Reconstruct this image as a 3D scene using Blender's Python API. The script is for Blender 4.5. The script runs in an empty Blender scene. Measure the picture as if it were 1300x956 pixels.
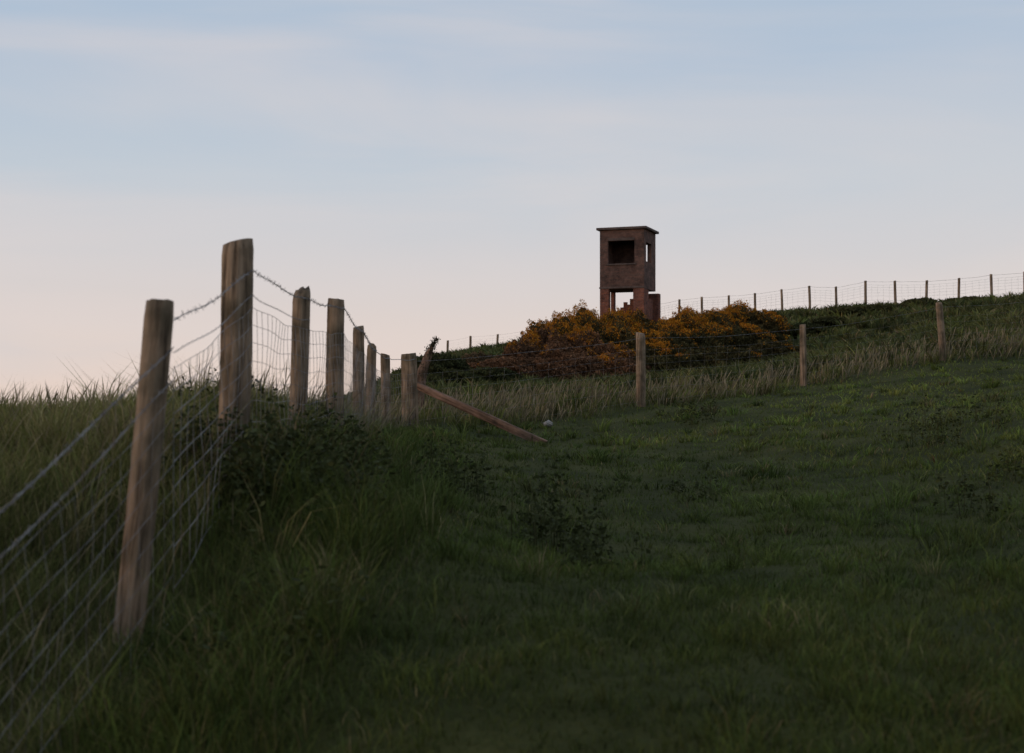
import bpy, math, random
import numpy as np
from mathutils import Vector, Matrix
random.seed(7); rng=np.random.default_rng(7)
scene=bpy.context.scene
COL=scene.collection
scene.view_settings.view_transform='Standard'; scene.view_settings.look='None'; scene.view_settings.exposure=0

# ------------------------------------------------------------ terrain height
CP=np.array([
(0,0,-1.15),(0,-4,-1.3),(-3,-2,-1.7),(3,-2,-1.2),(-1.5,2.8,-1.6),
(-1.42,3.9,-1.2),(-1.40,5.3,-.80),(-1.25,6.2,-.46),(-1.31,6.8,-.28),(-1.26,8.5,-.22),(-1.24,10,-.16),(-1.35,12.5,-.19),(-1.48,15,-.24),(-1.5,17,-.26),(-1.34,18.5,-.20),
(-2,5.5,-.6),(-2.5,8,-.22),(-3,10,-.17),(-5,14,-.17),(-3,14,-.17),(-4,6,-.35),(-2.6,4,-.95),(-8,20,-.4),(-4,20,-.3),(-12,12,-.5),(-20,30,-3),(-8,35,-1.5),(-10,60,-3),(-30,80,-8),
(0,4.4,-.85),(1.5,4.4,-.85),(-.7,4.5,-.88),(0,8,-.8),(-.66,8,-.60),(2.9,8,-.78),(0,12,-.64),(-.6,12,-.52),(-.85,10,-.42),(-.9,14,-.38),(3,13,-.58),(5,14,-.25),(0,17,-.42),(3.3,17,-.3),(7,18,.15),(-.5,18,-.33),(1,19.5,-.25),
(1.99,22,.04),(5.11,25,.4),(7.82,26,.9),(9.7,27,1.0),(12,28,1.3),(8,22,.4),(4,20,-.05),
(.83,30,.30),(4.4,32,.60),(10,30,1.35),(16,45,3.0),(-1.4,24,.0),(-3.3,50,1.1),(-4.4,40,.2),
(1,40,.42),(3.5,40,.62),(6.5,42,.95),(9,43,1.45),(3,47,.75),
(4.7,50,.9),(9.8,54,1.9),(.5,53,.9),(-3,60,1.9),(-1.9,70,2.7),(-3.8,82,3.0),(1.5,80,3.6),
(6.5,80,4.4),(9.4,80,4.75),(14.3,74,4.9),(19.4,70,5.0),(24.5,68,5.2),(32,66,5.6),
(2,60,1.8),(7,62,2.8),(12,62,3.7),(13,45,2.2),
(-3,110,1.5),(10,110,4.2),(30,110,5),(50,80,6.5)],float)
def uv(x,y):
    q=np.maximum(y,-5)+7.0
    return np.stack([np.clip(x/q,-1.3,1.3)*1.6,np.log(q)],-1)
def tk(r2): return 0.5*r2*np.log(r2+1e-12)
A=uv(CP[:,0],CP[:,1]); n=len(A)
K=tk(((A[:,None]-A[None])**2).sum(-1))+np.eye(n)*2e-4
Pm=np.hstack([np.ones((n,1)),A])
M=np.zeros((n+3,n+3)); M[:n,:n]=K; M[:n,n:]=Pm; M[n:,:n]=Pm.T
S=np.linalg.solve(M,np.concatenate([CP[:,2],np.zeros(3)]))
_w=[(rng.uniform(0,6.28),rng.uniform(0,6.28),rng.uniform(0.7,1.3)) for _ in range(24)]
def waves(x,y,wl,k=0):
    s=0
    for i in range(5):
        a,p,m=_w[(i+k)%24]
        f=6.283/wl*m*(1+.35*i)
        s=s+np.sin((x*math.cos(a+i)+y*math.sin(a+i))*f+p+1.3*np.sin((y*math.cos(a)-x*math.sin(a))*f*.6+p*2))/(1+.4*i)
    return s/3.0
def ground(x,y):
    x=np.asarray(x,float); y=np.asarray(y,float); sh=x.shape
    x=x.ravel(); y=y.ravel(); out=np.empty(len(x))
    for s in range(0,len(x),40000):
        X=x[s:s+40000]; Y=y[s:s+40000]; U=uv(X,Y)
        r2=((U[:,None]-A[None])**2).sum(-1)
        z=tk(r2)@S[:n]+S[n]+U@S[n+1:]
        r=np.hypot(X,Y-20); t=np.clip((r-85)/120,0,1); t=t*t*(3-2*t)
        z=np.clip(z,-10,9)
        z=z*(1-t)+(-6)*t
        fr=np.clip((Y-26)/12,0,1)
        z=z+waves(X,Y,2.3)*(.035+.045*fr)+waves(X,Y,.8,5)*.015+waves(X,Y,6,9)*.09*np.clip((Y-50)/12,0,1)
        out[s:s+40000]=z
    return out.reshape(sh)
def gz(x,y): return float(ground(np.array([x]),np.array([y]))[0])

# ------------------------------------------------------------ helpers
def mesh_np(name,V,T,col=None):
    me=bpy.data.meshes.new(name)
    me.vertices.add(len(V)); me.vertices.foreach_set('co',np.ascontiguousarray(V,dtype=np.float32).ravel())
    me.loops.add(T.size); me.loops.foreach_set('vertex_index',T.astype(np.int32).ravel())
    me.polygons.add(len(T)); me.polygons.foreach_set('loop_start',(np.arange(len(T))*T.shape[1]).astype(np.int32))
    me.update(calc_edges=True)
    if col is not None:
        a=me.attributes.new('col','FLOAT_COLOR','POINT')
        a.data.foreach_set('color',np.hstack([col,np.ones((len(col),1))]).astype(np.float32).ravel())
    return me
def obj(name,me,mat=None,parent=None,loc=None,**props):
    o=bpy.data.objects.new(name,me); COL.objects.link(o)
    if mat and me: me.materials.append(mat)
    if loc is not None: o.location=loc
    if parent: o.parent=parent
    for k,v in props.items(): o[k]=v
    return o
def nodes(name):
    m=bpy.data.materials.new(name); m.use_nodes=True
    nt=m.node_tree; return m,nt,nt.nodes,nt.links,nt.nodes['Principled BSDF']
def veg_mat(name,trans=.25,rough=.75):
    m,nt,N,L,b=nodes(name)
    at=N.new('ShaderNodeAttribute'); at.attribute_name='col'
    b.inputs['Roughness'].default_value=rough; b.inputs['Specular IOR Level'].default_value=.10
    L.new(at.outputs['Color'],b.inputs['Base Color'])
    tr=N.new('ShaderNodeBsdfTranslucent'); L.new(at.outputs['Color'],tr.inputs['Color'])
    mx=N.new('ShaderNodeMixShader'); mx.inputs[0].default_value=trans
    L.new(b.outputs[0],mx.inputs[1]); L.new(tr.outputs[0],mx.inputs[2])
    L.new(mx.outputs[0],N['Material Output'].inputs[0]); return m

# ------------------------------------------------------------ materials
def ground_mat():
    m,nt,N,L,b=nodes('ground_soil')
    tc=N.new('ShaderNodeTexCoord'); n1=N.new('ShaderNodeTexNoise'); n1.inputs['Scale'].default_value=1.3; n1.inputs['Detail'].default_value=8
    L.new(tc.outputs['Object'],n1.inputs['Vector'])
    r=N.new('ShaderNodeValToRGB'); r.color_ramp.elements[0].position=.35; r.color_ramp.elements[0].color=(.034,.038,.013,1)
    r.color_ramp.elements[1].position=.7; r.color_ramp.elements[1].color=(.07,.070,.023,1)
    L.new(n1.outputs[0],r.inputs[0]); L.new(r.outputs[0],b.inputs['Base Color']); b.inputs['Roughness'].default_value=.95
    b.inputs['Specular IOR Level'].default_value=.05
    n2=N.new('ShaderNodeTexNoise'); n2.inputs['Scale'].default_value=14; n2.inputs['Detail'].default_value=6; L.new(tc.outputs['Object'],n2.inputs['Vector'])
    bp=N.new('ShaderNodeBump'); bp.inputs['Strength'].default_value=.6; bp.inputs['Distance'].default_value=.05
    L.new(n2.outputs[0],bp.inputs['Height']); L.new(bp.outputs[0],b.inputs['Normal']); return m
def wood_mat(name,c1,c2,c3):
    m,nt,N,L,b=nodes(name)
    tc=N.new('ShaderNodeTexCoord'); mp=N.new('ShaderNodeMapping'); mp.inputs['Scale'].default_value=(28,28,2.2)
    oi=N.new('ShaderNodeObjectInfo'); ad=N.new('ShaderNodeVectorMath'); ad.operation='ADD'
    L.new(tc.outputs['Object'],ad.inputs[0]); L.new(oi.outputs['Random'],ad.inputs[1]); L.new(ad.outputs[0],mp.inputs[0])
    n1=N.new('ShaderNodeTexNoise'); n1.inputs['Scale'].default_value=1; n1.inputs['Detail'].default_value=9; n1.inputs['Roughness'].default_value=.65
    L.new(mp.outputs[0],n1.inputs['Vector'])
    r=N.new('ShaderNodeValToRGB'); e=r.color_ramp.elements
    e[0].position=.36; e[0].color=(*c1,1); e[1].position=.66; e[1].color=(*c3,1); k=e.new(.48); k.color=(*c2,1)
    L.new(n1.outputs[0],r.inputs[0])
    n2=N.new('ShaderNodeTexNoise'); n2.inputs['Scale'].default_value=5; n2.inputs['Detail'].default_value=5; L.new(ad.outputs[0],n2.inputs['Vector'])
    r2=N.new('ShaderNodeValToRGB'); r2.color_ramp.elements[0].position=.35; r2.color_ramp.elements[0].color=(.45,.46,.42,1); r2.color_ramp.elements[1].position=.62; r2.color_ramp.elements[1].color=(1.1,1.05,1,1)
    L.new(n2.outputs[0],r2.inputs[0])
    mx=N.new('ShaderNodeMix'); mx.data_type='RGBA'; mx.blend_type='MULTIPLY'; mx.inputs[0].default_value=1
    L.new(r.outputs[0],mx.inputs[6]); L.new(r2.outputs[0],mx.inputs[7]); L.new(mx.outputs[2],b.inputs['Base Color'])
    b.inputs['Roughness'].default_value=.85; b.inputs['Specular IOR Level'].default_value=.2
    bp=N.new('ShaderNodeBump'); bp.inputs['Strength'].default_value=1; bp.inputs['Distance'].default_value=.03
    L.new(n1.outputs[0],bp.inputs['Height']); L.new(bp.outputs[0],b.inputs['Normal']); return m
def brick_mat(name,a,bc,mort,scale=1.0,dirt=.5):
    m,nt,N,L,b=nodes(name)
    tc=N.new('ShaderNodeTexCoord'); sx=N.new('ShaderNodeSeparateXYZ'); L.new(tc.outputs['Object'],sx.inputs[0])
    ad=N.new('ShaderNodeMath'); ad.operation='ADD'; L.new(sx.outputs[0],ad.inputs[0]); L.new(sx.outputs[1],ad.inputs[1])
    cx=N.new('ShaderNodeCombineXYZ'); L.new(ad.outputs[0],cx.inputs[0]); L.new(sx.outputs[2],cx.inputs[1])
    br=N.new('ShaderNodeTexBrick'); br.inputs['Scale'].default_value=scale; br.inputs['Brick Width'].default_value=.225; br.inputs['Row Height'].default_value=.075
    br.inputs['Mortar Size'].default_value=.008; br.inputs['Color1'].default_value=(*a,1); br.inputs['Color2'].default_value=(*bc,1); br.inputs['Mortar'].default_value=(*mort,1)
    L.new(cx.outputs[0],br.inputs[0])
    n2=N.new('ShaderNodeTexNoise'); n2.inputs['Scale'].default_value=1.9; n2.inputs['Detail'].default_value=9; n2.inputs['Roughness'].default_value=.75; L.new(tc.outputs['Object'],n2.inputs['Vector'])
    r2=N.new('ShaderNodeValToRGB'); r2.color_ramp.elements[0].position=.38; r2.color_ramp.elements[0].color=(dirt,dirt,dirt,1); r2.color_ramp.elements[1].position=.62; r2.color_ramp.elements[1].color=(1.25,1.2,1.15,1)
    L.new(n2.outputs[0],r2.inputs[0])
    mx=N.new('ShaderNodeMix'); mx.data_type='RGBA'; mx.blend_type='MULTIPLY'; mx.inputs[0].default_value=1
    L.new(br.outputs[0],mx.inputs[6]); L.new(r2.outputs[0],mx.inputs[7]); L.new(mx.outputs[2],b.inputs['Base Color'])
    b.inputs['Roughness'].default_value=.92; b.inputs['Specular IOR Level'].default_value=.15
    bp=N.new('ShaderNodeBump'); bp.inputs['Strength'].default_value=.5; bp.inputs['Distance'].default_value=.02
    L.new(n2.outputs[0],bp.inputs['Height']); L.new(bp.outputs[0],b.inputs['Normal']); return m
def wire_mat():
    m,nt,N,L,b=nodes('galvanised_wire')
    n1=N.new('ShaderNodeTexNoise'); n1.inputs['Scale'].default_value=9; n1.inputs['Detail'].default_value=4
    tc=N.new('ShaderNodeTexCoord'); L.new(tc.outputs['Object'],n1.inputs['Vector'])
    r=N.new('ShaderNodeValToRGB'); r.color_ramp.elements[0].position=.4; r.color_ramp.elements[0].color=(.12,.10,.09,1); r.color_ramp.elements[1].position=.6; r.color_ramp.elements[1].color=(.28,.27,.26,1)
    L.new(n1.outputs[0],r.inputs[0]); L.new(r.outputs[0],b.inputs['Base Color'])
    b.inputs['Metallic'].default_value=.35; b.inputs['Roughness'].default_value=.55; return m
M_ground=ground_mat(); M_grass=veg_mat('grass_blades',.2); M_dry=veg_mat('dry_stalks',.3); M_leaf=veg_mat('leaf',.15)
M_gorse=veg_mat('gorse_foliage',.1,.9)
M_wood=wood_mat('weathered_post_wood',(.085,.058,.038),(.255,.18,.12),(.42,.31,.215))
M_wood2=wood_mat('brown_rail_wood',(.07,.045,.032),(.21,.125,.085),(.31,.20,.15))
M_wire=wire_mat()
M_up=brick_mat('weathered_brown_brickwork',(.155,.083,.065),(.10,.064,.054),(.13,.09,.075),dirt=.45)
M_low=brick_mat('red_brick',(.25,.085,.05),(.15,.06,.045),(.17,.12,.10),dirt=.45)
M_conc=brick_mat('grey_concrete',(.12,.09,.08),(.12,.09,.08),(.12,.09,.08),dirt=.6)

# ------------------------------------------------------------ ground sheet
def axis(lo,hi,step0,g,c=0):
    a=[c]; s=step0
    while a[-1]<hi: a.append(a[-1]+s); s*=g
    b=[c]; s=step0
    while b[-1]>lo: b.append(b[-1]-s); s*=g
    return np.array(sorted(set(a+b)))
xs=axis(-2500,2500,.14,1.022); ys=axis(-400,3500,.16,1.016,8)
XX,YY=np.meshgrid(xs,ys); ZZ=ground(XX,YY)
V=np.stack([XX,YY,ZZ],-1).reshape(-1,3); nx=len(xs); ny=len(ys)
I=np.arange(nx*ny).reshape(ny,nx)
Q=np.stack([I[:-1,:-1],I[:-1,1:],I[1:,1:],I[1:,:-1]],-1).reshape(-1,4)
me=mesh_np('ground',V,Q); me.polygons.foreach_set('use_smooth',np.ones(len(Q),bool))
obj('ground',me,M_ground,kind='structure',label='grassy coastal hillside of dark green pasture')

# ------------------------------------------------------------ grass
def blades(x,y,z,h,w,lean,ldir,c,tipmul=1.4,head=False):
    N=len(x); fa=rng.uniform(0,2*np.pi,N)
    fx=np.cos(fa)*w*.5; fy=np.sin(fa)*w*.5
    lx=np.cos(ldir)*lean*h; ly=np.sin(ldir)*lean*h
    B=np.stack([x,y,z-.02],-1); W=np.stack([fx,fy,np.zeros(N)],-1)
    m=B+np.stack([lx*.32,ly*.32,h*.58],-1); t=B+np.stack([lx,ly,h*np.sqrt(np.clip(1-lean**2*.5,.2,1))],-1)
    if head:
        m=B*.2+t*.8; m[:,2]+=.01; w0=.3; w1=1.5
    else: w0=1;w1=.75
    V=np.stack([B-W*w0,B+W*w0,m-W*w1,m+W*w1,t],1).reshape(-1,3)
    i=(np.arange(N)*5)[:,None]
    T=np.stack([i+[0,1,3],i+[0,3,2],i+[2,3,4]],1).reshape(-1,3)
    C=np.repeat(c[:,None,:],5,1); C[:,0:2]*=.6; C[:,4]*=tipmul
    return V,T,C.reshape(-1,3)
def join(parts):
    Vs=[];Ts=[];Cs=[];o=0
    for V,T,C in parts: Vs.append(V);Ts.append(T+o);Cs.append(C);o+=len(V)
    return np.vstack(Vs),np.vstack(Ts),np.vstack(Cs)
FR=np.array([(-1.34,18.5),(1.99,22),(5.11,25),(7.82,26),(12,28),(40,40)])
def verge(x,y): return y-np.interp(x,FR[:,0],FR[:,1])
def fencex(y): return np.interp(y,[0,2.8,5.3,6.8,10,12.5,17,18.5,25],[-1.6,-1.5,-1.4,-1.31,-1.24,-1.35,-1.5,-1.34,-1.3])
def zone_params(x,y,r1=None):
    N=len(x); z=ground(x,y)
    if r1 is None: r1=rng.random(N)
    left=x-fencex(y); isleft=(left<0.05)&(y<22); bank=(left>=.05)&(left<.9+.25*waves(x,y,2,2))&(y<19); vg=verge(x,y); isv=(vg+rng.normal(0,.25,N)>-.1+.4*waves(x,y,1.6,6))&(x>-1.3)
    n1=waves(x,y,1.7,3); n2=waves(x,y,.55,9); n3=waves(x,y,6,12); n4=waves(x,y,.28,17)
    h=.058+.018*n1+.020*n2+.013*n4
    h=np.where(bank,(.16+.06*n1+.05*n2)*np.interp(y,[5.6,6.3,7,10,20],[.9,1.5,1.3,.6,.5]),h)
    h=np.where((y<7)&~isleft&~bank,h*1.1,h)
    h=np.where(isleft,(.22+.06*n1+.05*n2)*np.interp(left,[-.6,0],[1,.7]),h)
    h=np.where(isv,.17+.10*n1+.07*n2,h)
    h=np.clip(h,.03,.45)*rng.uniform(.55,1.25,N)
    g=np.array([.106,.132,.029]); dg=np.array([.052,.067,.019]); tn=np.array([.195,.16,.072]); og=np.array([.122,.118,.037])
    k=np.clip(.5+.4*n3+.38*n1+.3*n2+.2*n4+rng.normal(0,.18,N),0,1)[:,None]
    c=dg*(1-k)+g*k
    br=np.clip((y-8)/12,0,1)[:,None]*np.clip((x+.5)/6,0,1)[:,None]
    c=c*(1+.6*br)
    dk=np.clip((8-y)/4.5,0,1)[:,None]; c=c*(1-.22*dk*(~isleft)[:,None])  # near grass darkened in its colour to stand in for dimmer light there
    kt=np.where(isleft,.34,np.where(isv,.17,np.where(bank,.07,.035)))
    kt=np.clip(kt+.10*n1+.14*n3*(isv|isleft),0.0,1)
    dry=(r1<kt)[:,None]
    c=np.where((isleft|isv)[:,None],c*.45+og*.55,c)
    c=np.where(dry,tn*rng.uniform(.6,1.25,(N,1)),c)
    c=np.where(isleft[:,None],c*1.22,c)
    c=c*rng.uniform(.65,1.35,(N,1))
    return z,h,c,isleft,isv,bank
parts=[]
N=290000
d=np.exp(rng.uniform(np.log(2.4),np.log(42),N)); u=rng.uniform(-.52,.5,N); x=u*(d+1.2); y=d
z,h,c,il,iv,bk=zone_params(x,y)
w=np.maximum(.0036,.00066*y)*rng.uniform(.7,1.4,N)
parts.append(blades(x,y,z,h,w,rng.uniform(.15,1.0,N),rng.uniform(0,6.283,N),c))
N=90000; x=rng.uniform(-9,-1.3,N); y=rng.uniform(3.2,18,N); k=(x/(y+1.2)>-.5); x=x[k];y=y[k];N=len(x)
z,h,c,il,iv,bk=zone_params(x,y)
parts.append(blades(x,y,z,h*1.05,np.maximum(.0032,.0006*y)*rng.uniform(.7,1.3,N),rng.uniform(.15,.9,N),rng.normal(0.2,1.2,N),c))
def tussocks(nt,nb,dlo,dhi,hm,rad,wm=1.0,ulo=-.5):
    d=np.exp(rng.uniform(np.log(dlo),np.log(dhi),nt)); u=rng.uniform(ulo,.5,nt); tx=u*(d+1.2); ty=d
    keep=(waves(tx,ty,2.6,8)+rng.normal(0,.4,nt)>-.15); tx=tx[keep]; ty=ty[keep]; nt=len(tx)
    lf=(tx<fencex(ty)+.1)&(ty<22); hcap=np.where(lf|(verge(tx,ty)>0),.75,1.0)
    R=rng.uniform(.5,1.5,nt)*rad; hf=rng.uniform(.8,1.4,nt)*hm*hcap; tint=rng.uniform(.5,1.5,(nt,1))*rng.uniform(.9,1.12,(nt,3))
    X=np.repeat(tx,nb); Y=np.repeat(ty,nb); n_=len(X)
    a=rng.uniform(0,6.283,n_); rr=np.sqrt(rng.random(n_))*np.repeat(R,nb)
    X=X+np.cos(a)*rr; Y=Y+np.sin(a)*rr
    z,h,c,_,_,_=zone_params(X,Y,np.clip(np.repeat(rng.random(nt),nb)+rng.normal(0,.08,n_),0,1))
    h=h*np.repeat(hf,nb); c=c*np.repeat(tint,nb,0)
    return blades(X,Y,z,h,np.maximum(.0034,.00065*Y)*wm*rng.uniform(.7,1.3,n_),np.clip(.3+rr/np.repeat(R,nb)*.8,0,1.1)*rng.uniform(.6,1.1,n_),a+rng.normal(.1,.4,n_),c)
parts.append(tussocks(7500,22,2.6,32,1.4,.06))
parts.append(tussocks(600,46,6.5,27,2.0,.11))
V,T,C=join(parts); obj('grass',mesh_np('grass',V,T,C),M_grass,kind='stuff',label='dark green pasture grass covering the slope')
# hill grass with rank tussocks
parts=[]
def hillcol(x,y,N):
    n1=waves(x,y,4,3); n2=waves(x,y,1.5,7); n3=waves(x,y,11,15)
    k=np.clip(.5+.45*n3+.35*n1+.25*n2+rng.normal(0,.2,N),0,1)[:,None]
    c=np.array([.050,.060,.021])*(1-k)+np.array([.112,.122,.038])*k
    dry=(rng.random(N)<np.clip(.08+.22*n2+.1*n3,0,.6))[:,None]
    return np.where(dry,np.array([.175,.14,.068]),c)*rng.uniform(.65,1.35,(N,1)),n1,n2
N=130000; d=rng.uniform(27,98,N); u=rng.uniform(-.42,.5,N); x=u*d; y=d
c,n1,n2=hillcol(x,y,N); z=ground(x,y)
h=np.clip(.20+.11*n1+.11*n2,.06,.6)*rng.uniform(.6,1.25,N)
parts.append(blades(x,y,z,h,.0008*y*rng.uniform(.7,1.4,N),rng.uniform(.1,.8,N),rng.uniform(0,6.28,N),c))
nt=2600; d=rng.uniform(27,84,nt); u=rng.uniform(-.1,.45,nt); tx=u*d; ty=d; nb=26
R=rng.uniform(.12,.38,nt); X=np.repeat(tx,nb);Y=np.repeat(ty,nb); n_=len(X); a=rng.uniform(0,6.28,n_); rr=np.sqrt(rng.random(n_))*np.repeat(R,nb)
X=X+np.cos(a)*rr; Y=Y+np.sin(a)*rr; c,_,_=hillcol(X,Y,n_); tint=rng.uniform(.4,1.35,(nt,1))*rng.uniform(.92,1.1,(nt,3)); c=c*np.repeat(tint,nb,0)
h=np.repeat(rng.uniform(.2,.5,nt),nb)*rng.uniform(.6,1.15,n_)
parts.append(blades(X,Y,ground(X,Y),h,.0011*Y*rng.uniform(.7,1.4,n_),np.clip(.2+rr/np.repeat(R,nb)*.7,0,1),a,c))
V,T,C=join(parts)
obj('rough_grass',mesh_np('rough_grass',V,T,C),M_grass,kind='stuff',label='rough tussocky grass over the upper hill')
# dry seed stalks
N1=9500; x1=rng.uniform(-9,-1.35,N1); y1=rng.uniform(4.2,18,N1)
N2=8000; x2=rng.uniform(-1.2,14,N2); y2=np.interp(x2,FR[:,0],FR[:,1])+rng.normal(.9,1.6,N2)
N3=500; y3=rng.uniform(4.5,18,N3); x3=fencex(y3)+rng.uniform(-.15,.2,N3)
N4=1200; x4=rng.uniform(-3,1.5,N4); y4=rng.uniform(19.2,27,N4)
x=np.concatenate([x1,x2,x3,x4]); y=np.concatenate([y1,y2,y3,y4])
keep=(waves(x,y,2.6,4)+.5*waves(x,y,.7,14)+rng.normal(0,.3,len(x))>.12)&((x<fencex(y)+.3)|(verge(x,y)>-.5))
x=x[keep];y=y[keep];N=len(x)
c=np.array([.26,.21,.125])*rng.uniform(.4,1.2,(N,1))
V,T,C=blades(x,y,ground(x,y),rng.uniform(.16,.42,N)*np.where(rng.random(N)<.15,1.3,1)*np.where((verge(x,y)<.3)&(x>-1),.75,1),np.maximum(.0028,.00052*y),rng.uniform(.1,.8,N),rng.normal(.2,1.2,N),c,1.1,True)
obj('dry_grass_stalks',mesh_np('dry_grass_stalks',V,T,C),M_dry,kind='stuff',label='pale dry grass stalks with seed heads along the fences')

# ------------------------------------------------------------ nettles / dark weeds
def leaves(P,size,c,up=.4):
    N=len(P); a=rng.normal(size=(N,3)); a/=np.linalg.norm(a,axis=1)[:,None]; a[:,2]*=up+.3
    b=np.cross(a,rng.normal(size=(N,3))); b/=np.linalg.norm(b,axis=1)[:,None]+1e-9
    s=size[:,None]
    V=np.stack([P-a*s*.5,P+b*s*.28,P+a*s*.6,P-b*s*.28],1).reshape(-1,3)
    i=(np.arange(N)*4)[:,None]; T=np.stack([i+[0,1,2],i+[0,2,3]],1).reshape(-1,3)
    return V,T,np.repeat(c,4,0)
cl=[(.25,8.3,.24,34,.54),(.45,7.7,.2,14,.36),(4.2,14.2,.4,24,.48),(3.1,9.6,.3,14,.34),(-.4,10.2,.24,26,.46),(-1.0,8.2,.26,40,.30),(-.95,7.3,.25,44,.36),(-1.02,9.3,.2,26,.25),(-.9,6.5,.22,34,.34),
    (-1.14,6.45,.12,46,.34),(-1.2,6.2,.10,26,.30),(-1.05,6.9,.16,40,.34),(-1.45,6.6,.14,30,.3),
    (-.75,4.9,.3,14,.2),(5.0,15.5,.4,14,.30),(1.4,12,.4,12,.25),(-1.7,9,.5,40,.30),(2.5,19.6,.3,26,.30),(3.9,11,.3,12,.3)]
parts=[]
for cx,cy,r,nn,hh in cl:
    px=cx+rng.normal(0,r*.6,nn); py=cy+rng.normal(0,r*.9,nn); pz=ground(px,py); ph=hh*rng.uniform(.35,1.15,nn)
    cc=np.array([.062,.062,.025])*rng.uniform(.7,1.3,(nn,1))
    parts.append(blades(px,py,pz,ph,np.full(nn,.007),rng.uniform(.05,.3,nn),rng.uniform(0,6.28,nn),cc))
    m=24; t=rng.uniform(.15,1.0,(nn,m)); rad=.065*(1.15-t*.85)
    aa=rng.uniform(0,6.28,(nn,m)); LP=np.stack([px[:,None]+np.cos(aa)*rad,py[:,None]+np.sin(aa)*rad,pz[:,None]+ph[:,None]*t],-1).reshape(-1,3)
    kk=len(LP); parts.append(leaves(LP,rng.uniform(.016,.048,kk),np.array([.050,.058,.020])*rng.uniform(.5,1.5,(kk,1))))
V,T,C=join(parts); obj('nettles',mesh_np('nettles',V,T,C),M_leaf,kind='stuff',label='dark leafy nettles and thistles in the pasture')

# ------------------------------------------------------------ gorse bushes
def ico_dirs(sub=4):
    import bmesh
    bm=bmesh.new(); bmesh.ops.create_icosphere(bm,subdivisions=sub,radius=1)
    V=np.array([v.co[:] for v in bm.verts]); T=np.array([[v.index for v in f.verts] for f in bm.faces]); bm.free(); return V,T
IV,IT=ico_dirs(4)
def lump(D,seed):
    s=seed*1.7
    return 1+.14*np.sin(D[:,0]*4+s)*np.cos(D[:,1]*3.3+s*2)+.09*np.sin(D[:,2]*6+D[:,0]*5+s)+.11*np.sin(D[:,0]*11+s*3)*np.sin(D[:,1]*10+D[:,2]*9)+.05*np.sin(D[:,0]*23+D[:,2]*21+s)
def bush(name,x,y,rx,ry,top,flower,base,seed,nleaf,label,cat='gorse bush',leaf=(.04,.085)):
    g=gz(x,y); hz=top-g; cz=hz*.35
    D=rng.normal(size=(nleaf,3)); D/=np.linalg.norm(D,axis=1)[:,None]; D[:,2]=np.where(D[:,2]<-.45,-D[:,2],D[:,2])
    L=lump(D,seed); rr=L*(1-np.abs(rng.normal(0,.06,nleaf)))+ (rng.random(nleaf)<.10)*rng.uniform(0,.07,nleaf)
    Sx=np.array([rx,ry,hz*.66])
    P=D*rr[:,None]*Sx+[0,0,cz]
    WX=P[:,0]+x; WZ=P[:,2]+g
    big=.45*np.sin(WX*1.9+1.0)*np.cos(WZ*2.3+WX*.7)+.3*np.sin(WX*4.3+WZ*3.1+2)
    f=big+.3*np.sin(P[:,1]*4.3+P[:,0]*8)+1.0*(D[:,2])+2.4*(L-1)+rng.normal(0,.28,nleaf)
    isf=(f>flower+.12)
    b=np.array(base); c=b*rng.uniform(.45,1.5,(nleaf,1))
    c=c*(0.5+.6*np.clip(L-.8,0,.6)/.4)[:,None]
    fc=np.array([.56,.25,.022])*rng.uniform(.3,1.1,(nleaf,1)); fc[:,1]*=rng.uniform(.7,1.12,nleaf)
    c=np.where(isf[:,None],fc,c)
    lf=leaves(P,rng.uniform(leaf[0],leaf[1],nleaf)*np.where(isf,.9,1.3),c,1.0)
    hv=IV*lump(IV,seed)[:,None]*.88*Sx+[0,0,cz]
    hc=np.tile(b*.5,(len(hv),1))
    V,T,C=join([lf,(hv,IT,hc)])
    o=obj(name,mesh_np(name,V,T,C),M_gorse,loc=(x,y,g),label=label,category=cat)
    if 'gorse' in name: o['group']='gorse bushes on the mound'
    return o
gr=(.088,.068,.027); brn=(.165,.088,.048); dk=(.070,.060,.024)
LG='gorse bush with orange yellow blossom on the grassy mound'; LB='low brown gorse bush drying out on the earth bank'; LD='dark gorse bush with a few orange flowers'
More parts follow.
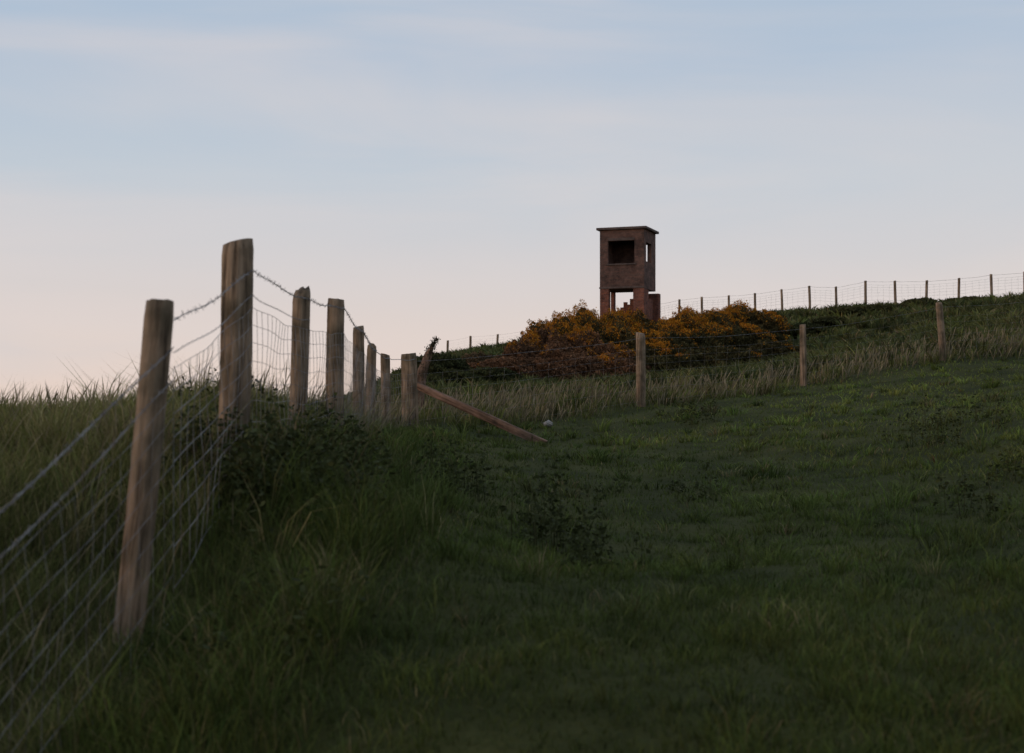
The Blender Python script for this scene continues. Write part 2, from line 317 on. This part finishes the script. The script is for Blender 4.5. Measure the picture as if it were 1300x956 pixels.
for i,(x,y,rx,ry,top,fl,bs,lb) in enumerate([
 (1.75,56,1.3,1.3,3.6,.42,gr,LG),(3.1,57,1.4,1.4,3.95,.12,gr,LG),(4.6,57.5,1.35,1.4,3.95,.18,gr,LG),(6.0,56.5,1.35,1.3,3.55,.38,gr,LG),
 (7.3,57,1.35,1.3,3.95,.35,gr,LG),(8.8,58,1.4,1.3,4.2,.22,gr,LG),(10.1,58,1.15,1.2,3.95,.5,gr,LG),
 (.35,54,1.05,1.1,2.5,1.4,brn,LB),(2.4,53.5,1.25,1.0,2.9,.85,brn,LB),
 (4.2,53.6,1.3,1.0,3.05,.7,gr,LG),(5.9,53.6,1.3,1.0,2.9,.95,dk,LD),
 (7.7,54.4,1.3,1.0,3.15,.85,dk,LD),(9.4,55,1.2,1.0,3.2,.8,dk,LD),(1.1,55,1.0,1.0,3.1,1.0,brn,LB),
 (3.4,52,1.2,.8,2.35,1.1,brn,LB),(6.6,52.3,1.3,.8,2.35,1.2,dk,LD),(5.0,52.2,1.1,.8,2.3,1.1,dk,LD),(1.7,52.3,1.1,.8,2.2,1.4,brn,LB),
 (.2,49.5,1.1,.8,1.75,2,brn,LB),(1.9,49,1.2,.8,1.8,2,brn,LB),(3.6,49,1.2,.8,1.8,1.5,brn,LB),(5.4,49.3,1.2,.8,1.85,1.5,dk,LD),(7.4,50,1.3,.8,2.15,1.4,dk,LD),(9.4,51,1.1,.8,2.4,1.4,dk,LD),
 (-.9,50.5,1.0,.8,1.7,2,brn,LB)]):
    bush('gorse_bush',x,y,rx,ry,top,fl,bs,i*1.37+.5,12500,lb)
for i,(x,y,rx,h_,cc) in enumerate([(13.4,60,.8,.35,gr),(18.6,65,.8,.45,gr),(23.9,64.5,.6,.5,gr),(-2.5,47,1.0,.8,dk),(-1.2,53,1.1,.9,brn),(-.1,54,1.1,1.0,brn),(-.6,44,.9,.5,dk),(-1.7,42,.8,.5,dk),
   (14.9,63,.7,.3,gr),(16.5,64,.9,.3,gr),(21,66,.9,.35,gr),(12.0,58,.8,.5,dk)]):
    g=gz(x,y); bush('scrub_bush',x,y,rx,1,g+h_,3,tuple(np.array(cc)*np.array([.75,.95,.9])),i*2.1+9,4000,'low scrub bush in rough hill grass','bush')

# ------------------------------------------------------------ windswept shrub by the corner post
def tube(pts,rads,seg=6):
    pts=[Vector(p) for p in pts]; V=[];T=[]
    for i,p in enumerate(pts):
        t=(pts[min(i+1,len(pts)-1)]-pts[max(i-1,0)]).normalized()
        a=t.cross(Vector((0,0,1)) if abs(t.z)<.9 else Vector((1,0,0))).normalized(); b=t.cross(a)
        for k in range(seg):
            an=2*math.pi*k/seg; V.append(p+(a*math.cos(an)+b*math.sin(an))*rads[i])
        if i:
            for k in range(seg):
                a0=(i-1)*seg+k; a1=(i-1)*seg+(k+1)%seg; T+= [(a0,a1,a1+seg),(a0,a1+seg,a0+seg)]
    return np.array([v[:] for v in V]),np.array(T)
sx,sy=-1.60,24.0; sg=gz(sx,sy)
shrub=obj('windswept_shrub',None,loc=(sx,sy,sg),label='small dark windswept stump leaning beside the corner post',category='shrub')
st=[(0,0,-.1),(.03,0,.35),(.09,0,.66),(.19,0,.94),(.33,0,1.22)]
V,T=tube(st,[.11,.10,.085,.065,.02],8); obj('trunk',mesh_np('trunk',V,T),M_wood2,parent=shrub)
nl=1800; t=rng.uniform(.2,1,nl); sp=np.array(st); idx=t*(len(st)-1)
cx=np.stack([np.interp(idx,range(5),sp[:,k]) for k in range(3)],-1)
P=cx+rng.normal(0,1,(nl,3))*(np.array([.06,.06,.04])*(1.2-.7*t)[:,None])
V,T,C=leaves(P,rng.uniform(.015,.04,nl),np.array([.055,.048,.024])*rng.uniform(.5,1.5,(nl,1)),1); obj('crown',mesh_np('crown',V,T,C),M_leaf,parent=shrub)

# ------------------------------------------------------------ fences
def post_arrays(L,r,seed,top='flat',seg=20):
    rs=random.Random(seed); V=[];T=[]; nr=26
    ph=[rs.uniform(0,6.28) for _ in range(4)]
    bendx,bendy=rs.uniform(-.012,.012),rs.uniform(-.01,.01)
    for i in range(nr+1):
        t=i/nr; zz=t*L
        for k in range(seg):
            a=2*math.pi*k/seg
            rr=r*(1.04-.07*t)*(1+.035*math.sin(2*a+ph[0]+t*2)+.03*math.sin(3*a+ph[1])+.018*math.sin(7*a+ph[2]+t*3)+rs.uniform(-.012,.012))
            if k==int(ph[3]*3)%seg: rr*=.88
            if i==nr: rr*=.93
            z2=zz
            if i>=nr-1:
                if top=='slant': z2+= .25*r*math.cos(a+ph[0])
                if top=='broken': z2+= .5*r*math.cos(a+ph[0])+ (rs.uniform(-.2,.25)*r)
                if top=='flat': z2+= .10*r*math.cos(a+ph[0])+rs.uniform(-.04,.04)*r
            V.append((rr*math.cos(a)+bendx*math.sin(t*3.1),rr*math.sin(a)+bendy*math.sin(t*3.1),z2))
        if i:
            for k in range(seg):
                a0=(i-1)*seg+k;a1=(i-1)*seg+(k+1)%seg;T+=[(a0,a1,a1+seg),(a0,a1+seg,a0+seg)]
    c=len(V); V.append((0,0,L+(.0 if top!='broken' else .1*r)))
    for k in range(seg): T.append((nr*seg+k,nr*seg+(k+1)%seg,c))
    return np.array(V),np.array(T)
def add_post(parent,base,topp,r,seed,topk='flat',mat=M_wood,lab=None):
    b=Vector(base); t=Vector(topp); dv=t-b
    b2=b-dv.normalized()*.3; L=(t-b2).length
    V,T=post_arrays(L,r,seed,topk)
    o=obj('post',mesh_np('post',V,T),mat); o.rotation_mode='QUATERNION'
    o.rotation_quaternion=dv.to_track_quat('Z','Y'); o.location=b2-parent.location; o.parent=parent
    if lab: o['label']=lab
    return o
class Wires:
    def __init__(s): s.V=[];s.T=[];s.o=0
    def add(s,pts,r,seg=3):
        V,T=tube(pts,[r]*len(pts),seg); s.V.append(V); s.T.append(T+s.o); s.o+=len(V)
    def make(s,name,parent):
        V=np.vstack(s.V)-np.array(parent.location)
        return obj(name,mesh_np(name,V,np.vstack(s.T)),M_wire,parent=parent)
def lerp(a,b,t): return a+(b-a)*t
def barbed(W,a,b,sag,r,barb=True,amp=.0032):
    a=Vector(a);b=Vector(b); L=(b-a).length; n_=max(8,int(L/.03)); ph=random.uniform(0,6)
    p1=random.uniform(0,6)
    def pt(t): 
        p=lerp(a,b,t); p.z-=4*sag*t*(1-t); p.z+=.006*math.sin(t*9+p1)*min(1,t*(1-t)*12); return p
    for s_ in (0,math.pi):
        W.add([pt(i/n_)+Vector((math.cos(i*1.1+s_)*amp,0,math.sin(i*1.1+s_)*amp)) for i in range(n_+1)],r)
    if barb:
        m=int(L/.1)
        for k in range(m):
            p=pt((k+.5)/m)
            for q in range(2):
                d=Vector((random.uniform(-1,1),random.uniform(-.5,.5),random.uniform(-1,1))).normalized()*.016
                W.add([p-d,p+d],r*.8)
def netting(W,a,b,sag,r,height=.8,nh=8,dx=.15,wob=.008):
    a=Vector(a);b=Vector(b); L=(b-a).length; ns=14
    hs=[height*(1-(1-k/(nh-1))**.8) for k in range(nh)]
    ph=random.uniform(0,6)
    def pt(t,h):
        p=lerp(a,b,t); p.z-=4*sag*t*(1-t)+h*(1-.05*math.sin(t*3.14)); p.z+=wob*math.sin(t*11+h*5+ph)*math.sin(t*3.14); p.x+=wob*1.5*math.sin(t*8+h*9+ph)*math.sin(t*3.14); return p
    for h in hs: W.add([pt(i/ns,h) for i in range(ns+1)],r)
    m=max(2,int(L/dx))
    for k in range(m+1):
        t=min(1,max(0,k/m+ random.uniform(-.1,.1)/m)); W.add([pt(t,h) for h in hs],r*.95)

# fence along the bank
F1=obj('wire_fence',None,loc=(-1.4,5.3,gz(-1.4,5.3)),label='old stock fence of weathered posts with sagging barbed wire',category='fence')
tops=[(-1.50,2.8,-.50,.056,'flat'),(-1.31,5.3,.402,.054,'flat'),(-1.31,6.8,.80,.076,'slant'),(-1.257,8.5,.706,.055,'broken'),(-1.235,10,.776,.060,'flat'),(-1.35,12.5,.727,.053,'slant'),(-1.479,15,.665,.052,'broken'),(-1.516,17,.659,.058,'slant'),(-1.343,18.5,.728,.105,'flat')]
bases=[(-1.5,2.8),(-1.41,5.2),(-1.335,6.8),(-1.29,8.5),(-1.235,10),(-1.35,12.5),(-1.50,15),(-1.5,17),(-1.335,18.5)]
for i,((tx,ty,tz,r,k),(bx,by)) in enumerate(zip(tops,bases)):
    add_post(F1,(bx,by,gz(bx,by)),(tx,ty,tz),r,i+11,k,lab={2:'thick grey strainer post',8:'thick short corner post',3:'cracked post with split top'}.get(i))
WB=Wires();WN=Wires()
for i in range(len(tops)-1):
    a=tops[i];b=tops[i+1]
    f=lambda t,dz:(t[0]+t[3]*.9,t[1],t[2]-dz)
    d0=[.08,.07,.13,.05,.06,.05,.05,.05,.07]; da=d0[i]; db=d0[i+1]
    if i==0: db=.17
    sg_=[.02,.02,.02,.012,.03,.025,.02,.015][i]
    barbed(WB,f(a,da),f(b,db),sg_,.0016 if a[1]<11 else .0026,a[1]<13)
    if i<3: barbed(WB,f(a,da+.12),f(b,db+.12),sg_*1.3,.0013,a[1]<5)
    netting(WN,f(a,da+.18),f(b,db+.18),sg_*.9,(.0009 if a[1]<5 else .0015),.82,9,.12 if a[1]<5 else .11,.009)
WB.make('barbed_wire',F1); WN.make('wire_netting',F1)
# flat board leaning from the corner post
rb=Vector((.42,17.5,gz(.42,17.5)-.02)); rt=Vector((-1.21,18.38,.30))
V,T=post_arrays((rt-rb).length,.055,77,'broken',12)
ang=np.arctan2(V[:,1],V[:,0]); rad=np.hypot(V[:,0],V[:,1])
V[:,0]=np.sign(np.cos(ang))*np.abs(np.cos(ang))**.4*rad*.42; V[:,1]=np.sign(np.sin(ang))*np.abs(np.sin(ang))**.4*rad*.95
rail=obj('wooden_board',mesh_np('wooden_board',V,T),M_wood2,label='fallen weathered brown board leaning on the corner post',category='wooden board')
rail.rotation_mode='QUATERNION'; rail.rotation_quaternion=(rt-rb).to_track_quat('Z','Y'); rail.location=rb

# cross fence
F2=obj('wire_fence',None,loc=(1.99,22,gz(1.99,22)),label='thin stock fence crossing the pasture beneath the gorse mound',category='fence')
t2=[(-1.343,18.5,.70,.1,None),(1.987,22,1.18,.072,(1.99,22)),(5.11,25,1.496,.056,(5.12,25)),(7.80,26,1.945,.066,(7.88,26)),(11.3,28,2.35,.06,(11.3,28)),(15,30.5,2.9,.06,(15,30.5))]
for i,(tx,ty,tz,r,bs) in enumerate(t2):
    if bs: add_post(F2,(bs[0],bs[1],gz(*bs)),(tx,ty,tz),r,40+i,['flat','slant'][i%2])
W1=Wires();W2=Wires()
for a,b in zip(t2[:-1],t2[1:]):
    g=lambda t,dz:(t[0],t[1]-t[3],t[2]-dz)
    barbed(W1,g(a,.08),g(b,.08),.04,.0012,False,.003); netting(W2,g(a,.25),g(b,.25),.04,.0011,.8,7,.3)
W1.make('barbed_wire',F2); W2.make('wire_netting',F2)

# skyline fence
F3=obj('wire_fence',None,loc=(14.3,75.5,gz(14.3,75.5)),label='stock fence with many posts running along the hill crest',category='fence')
sky=[(-3.7,81.5),(-2.4,81.5),(-.85,81.5),(1.2,81.5),(3.6,83.5),(6.3,84.5),(8.2,82)]
pxs=[862,891,925,959,993,1028,1062,1099,1137,1176,1217,1259,1301,1345,1392]
for k,p in enumerate(pxs):
    dd=80-(12.0*k/12); sky.append(((p-650)/1805*dd,dd))
t3=[]
for i,(x_,y_) in enumerate(sky):
    g_=gz(x_,y_); tz=g_+(1.4 if i>5 else .95)+random.uniform(-.07,.07); tl=random.uniform(-.05,.05)
    add_post(F3,(x_,y_,g_),(x_+tl,y_,tz),.066,80+i,'flat'); t3.append((x_+tl,y_,tz,.06))
W1=Wires();W2=Wires()
for i,(a,b) in enumerate(zip(t3[:-1],t3[1:])):
    g=lambda t,dz:(t[0],t[1]-t[3],t[2]-dz)
    barbed(W1,g(a,.05),g(b,.05),.02,.004 if i>5 else .002,False,.003); netting(W2,g(a,.22),g(b,.22),.01,.0035 if i>5 else .002,.8,6,.3)
W1.make('barbed_wire',F3); W2.make('wire_netting',F3)

# ------------------------------------------------------------ lookout tower
def boxes(name,bl,mat,parent,bev=.012):
    import bmesh
    bm=bmesh.new()
    for (x0,x1,y0,y1,z0,z1) in bl:
        r=bmesh.ops.create_cube(bm,size=1); vs=r['verts']
        for v in vs: v.co=Vector(((x0+x1)/2+v.co.x*(x1-x0),(y0+y1)/2+v.co.y*(y1-y0),(z0+z1)/2+v.co.z*(z1-z0)))
    if bev: bmesh.ops.bevel(bm,geom=bm.edges[:],offset=bev,segments=1,affect='EDGES')
    me=bpy.data.meshes.new(name); bm.to_mesh(me); bm.free(); return obj(name,me,mat,parent=parent)
tz0=4.05
TW=obj('lookout_tower',None,loc=(6.62,81.2,tz0),label='derelict square brick lookout tower with flat concrete roof and open base',category='lookout tower')
TW.rotation_euler=(0,0,math.radians(-20))
H=1.29; t=.23
zU0=6.80-tz0; zU1=10.12-tz0
wz0=8.22-tz0; wz1=9.50-tz0
sz0=wz0+.12; sz1=wz1-.08
boxes('front_wall',[(-H,-.82,-H,-H+t,zU0,zU1),(.73,H,-H,-H+t,zU0,zU1),(-.82,.73,-H,-H+t,zU0,wz0),(-.82,.73,-H,-H+t,wz1,zU1)],M_up,TW,0)
boxes('side_wall',[(H-t,H,-H+t,-.85,zU0,zU1),(H-t,H,.30,H-t,zU0,zU1),(H-t,H,-.85,.30,zU0,sz0),(H-t,H,-.85,.30,sz1,zU1)],M_up,TW,0)
boxes('side_wall',[(-H,-H+t,-H+t,H-t,zU0,zU1)],M_up,TW,0)
boxes('back_wall',[(-H,.40,H-t,H,zU0,zU1),(1.12,H,H-t,H,zU0,zU1),(.40,1.12,H-t,H,zU0,wz0),(.40,1.12,H-t,H,wz1,zU1)],M_up,TW,0)
boxes('floor_slab',[(-H+t+.003,H-t-.003,-H+t+.003,H-t-.003,zU0+.003,zU0+.18)],M_conc,TW)
boxes('roof_slab',[(-H-.17,H+.17,-H-.17,H+.17,zU1+.003,zU1+.14)],M_conc,TW,.02)
boxes('window_sill',[(-.9,.81,-H-.06,-H-.003,wz0-.09,wz0-.003)],M_conc,TW)
boxes('string_course',[(-H-.035,H+.035,-H-.035,-H-.003,zU0+.02,zU0+.12)],M_conc,TW)
boxes('pillar',[(-H,-H+.52,-H,-H+.36,0,zU0-.003)],M_low,TW)
boxes('pillar',[(H-.64,H,-H,-H+.36,0,zU0-.003)],M_low,TW)
boxes('pillar',[(-H,-H+.2,H-.35,H,0,zU0-.003)],M_low,TW)
boxes('pillar',[(H-.35,H+.30,H-.46,H,0,zU0-.15)],M_low,TW)
boxes('brick_wall',[(H-t-.02,H-.02,-.9,-.2,0,zU0-.003),(H-t-.02,H-.02,-.197,.8,0,zU0-.5)],M_low,TW)
bw=[]; xx=-.95; hh_=[1.62,1.66,1.82,2.12,1.98,2.3,2.22,2.55,2.65]
for k_,hz_ in enumerate(hh_):
    bw.append((xx+.003,xx+.19,.4,.63,0,hz_)); xx+=.19
boxes('broken_wall',bw,M_low,TW,0)
boxes('lintel',[(-.815,.725,-H-.02,-H-.003,wz1+.01,wz1+.16)],M_conc,TW)

# ------------------------------------------------------------ pale stone
V=IV*(1+.18*np.sin(IV[:,[0]]*5+1)*np.cos(IV[:,[1]]*4)+.1*np.sin(IV[:,[2]]*9+IV[:,[0]]*7))*np.array([.065,.05,.045])
m,nt,Nn,L,b=nodes('pale_stone'); nn=Nn.new('ShaderNodeTexNoise'); nn.inputs['Scale'].default_value=12; rr=Nn.new('ShaderNodeValToRGB'); rr.color_ramp.elements[0].color=(.16,.15,.13,1); rr.color_ramp.elements[1].color=(.32,.30,.27,1); L.new(nn.outputs[0],rr.inputs[0]); L.new(rr.outputs[0],b.inputs['Base Color'])
obj('stone',mesh_np('stone',V,IT),m,loc=(.50,19.5,gz(.5,19.5)+.05),label='small pale stone lying in the grass',category='stone')

# ------------------------------------------------------------ sky and light
w=bpy.data.worlds.new('World'); scene.world=w; w.use_nodes=True; nt=w.node_tree; N=nt.nodes; L=nt.links
bg=N['Background']; bg.inputs['Strength'].default_value=1.0
EL=math.radians(7); AZ=math.radians(-108)
sky=N.new('ShaderNodeTexSky'); sky.sky_type='NISHITA'; sky.sun_disc=False; sky.sun_elevation=EL; sky.sun_rotation=AZ
sc=N.new('ShaderNodeVectorMath'); sc.operation='SCALE'; sc.inputs['Scale'].default_value=.10; L.new(sky.outputs[0],sc.inputs[0])
tc=N.new('ShaderNodeTexCoord'); sp_=N.new('ShaderNodeSeparateXYZ'); L.new(tc.outputs['Generated'],sp_.inputs[0])
cr=N.new('ShaderNodeValToRGB'); e=cr.color_ramp.elements
e[0].position=0; e[0].color=(.85,.67,.575,1); e[1].position=1; e[1].color=(.26,.36,.54,1)
for p,c_ in [(.05,(.775,.665,.62)),(.10,(.68,.65,.66)),(.16,(.55,.615,.69)),(.24,(.445,.55,.685)),(.34,(.39,.52,.67))]:
    k=e.new(p); k.color=(*c_,1)
L.new(sp_.outputs[2],cr.inputs[0])
def cloud(scale,zs,rot,lo,hi,amt,det,loc):
    mp=N.new('ShaderNodeMapping'); mp.inputs['Scale'].default_value=(1.2,1.2,zs); mp.inputs['Rotation'].default_value=(0,math.radians(rot),0); mp.inputs['Location'].default_value=loc; L.new(tc.outputs['Generated'],mp.inputs[0])
    nz=N.new('ShaderNodeTexNoise'); nz.inputs['Scale'].default_value=scale; nz.inputs['Detail'].default_value=det; nz.inputs['Roughness'].default_value=.5; nz.inputs['Distortion'].default_value=.6; L.new(mp.outputs[0],nz.inputs['Vector'])
    rz=N.new('ShaderNodeValToRGB'); rz.color_ramp.interpolation='EASE'; rz.color_ramp.elements[0].position=lo; rz.color_ramp.elements[0].color=(0,0,0,1); rz.color_ramp.elements[1].position=hi; rz.color_ramp.elements[1].color=(amt,amt,amt,1); L.new(nz.outputs[0],rz.inputs[0]); return rz.outputs[0]
def mixc(f,a,col):
    mc=N.new('ShaderNodeMix'); mc.data_type='RGBA'; L.new(f,mc.inputs[0]); L.new(a,mc.inputs[6]); mc.inputs[7].default_value=col; return mc.outputs[2]
s1=mixc(cloud(1.7,7,19,.40,.74,.48,6,(0,0,0)),cr.outputs[0],(.765,.685,.67,1))
s2=mixc(cloud(2.4,7,22,.50,.80,.25,6,(3,1,2)),s1,(.50,.585,.68,1))
s3=mixc(cloud(1.2,5,26,.46,.74,.32,5,(1.3,4,.6)),s2,(.80,.70,.66,1))
mm=N.new('ShaderNodeMix'); mm.data_type='RGBA'; mm.inputs[0].default_value=.94; L.new(sc.outputs[0],mm.inputs[6]); L.new(s3,mm.inputs[7])
L.new(mm.outputs[2],bg.inputs['Color'])
sl=bpy.data.lights.new('sun','SUN'); sl.energy=.7; sl.angle=math.radians(2); sl.color=(1,.66,.42)
so=bpy.data.objects.new('sun',sl); COL.objects.link(so)
sd=Vector((math.sin(AZ)*math.cos(EL),math.cos(AZ)*math.cos(EL),math.sin(EL)))
so.rotation_euler=sd.to_track_quat('Z','Y').to_euler(); so.location=(-20,-5,20)

# ------------------------------------------------------------ camera
cd=bpy.data.cameras.new('camera'); cam=bpy.data.objects.new('camera',cd); COL.objects.link(cam)
cam.location=(0,0,0); cam.rotation_euler=(math.radians(90),0,0)
cd.lens=50; cd.sensor_width=36; cd.shift_y=.0323; cd.clip_start=.1; cd.clip_end=6000
cd.dof.use_dof=True; cd.dof.focus_distance=26; cd.dof.aperture_fstop=4.0
scene.camera=cam
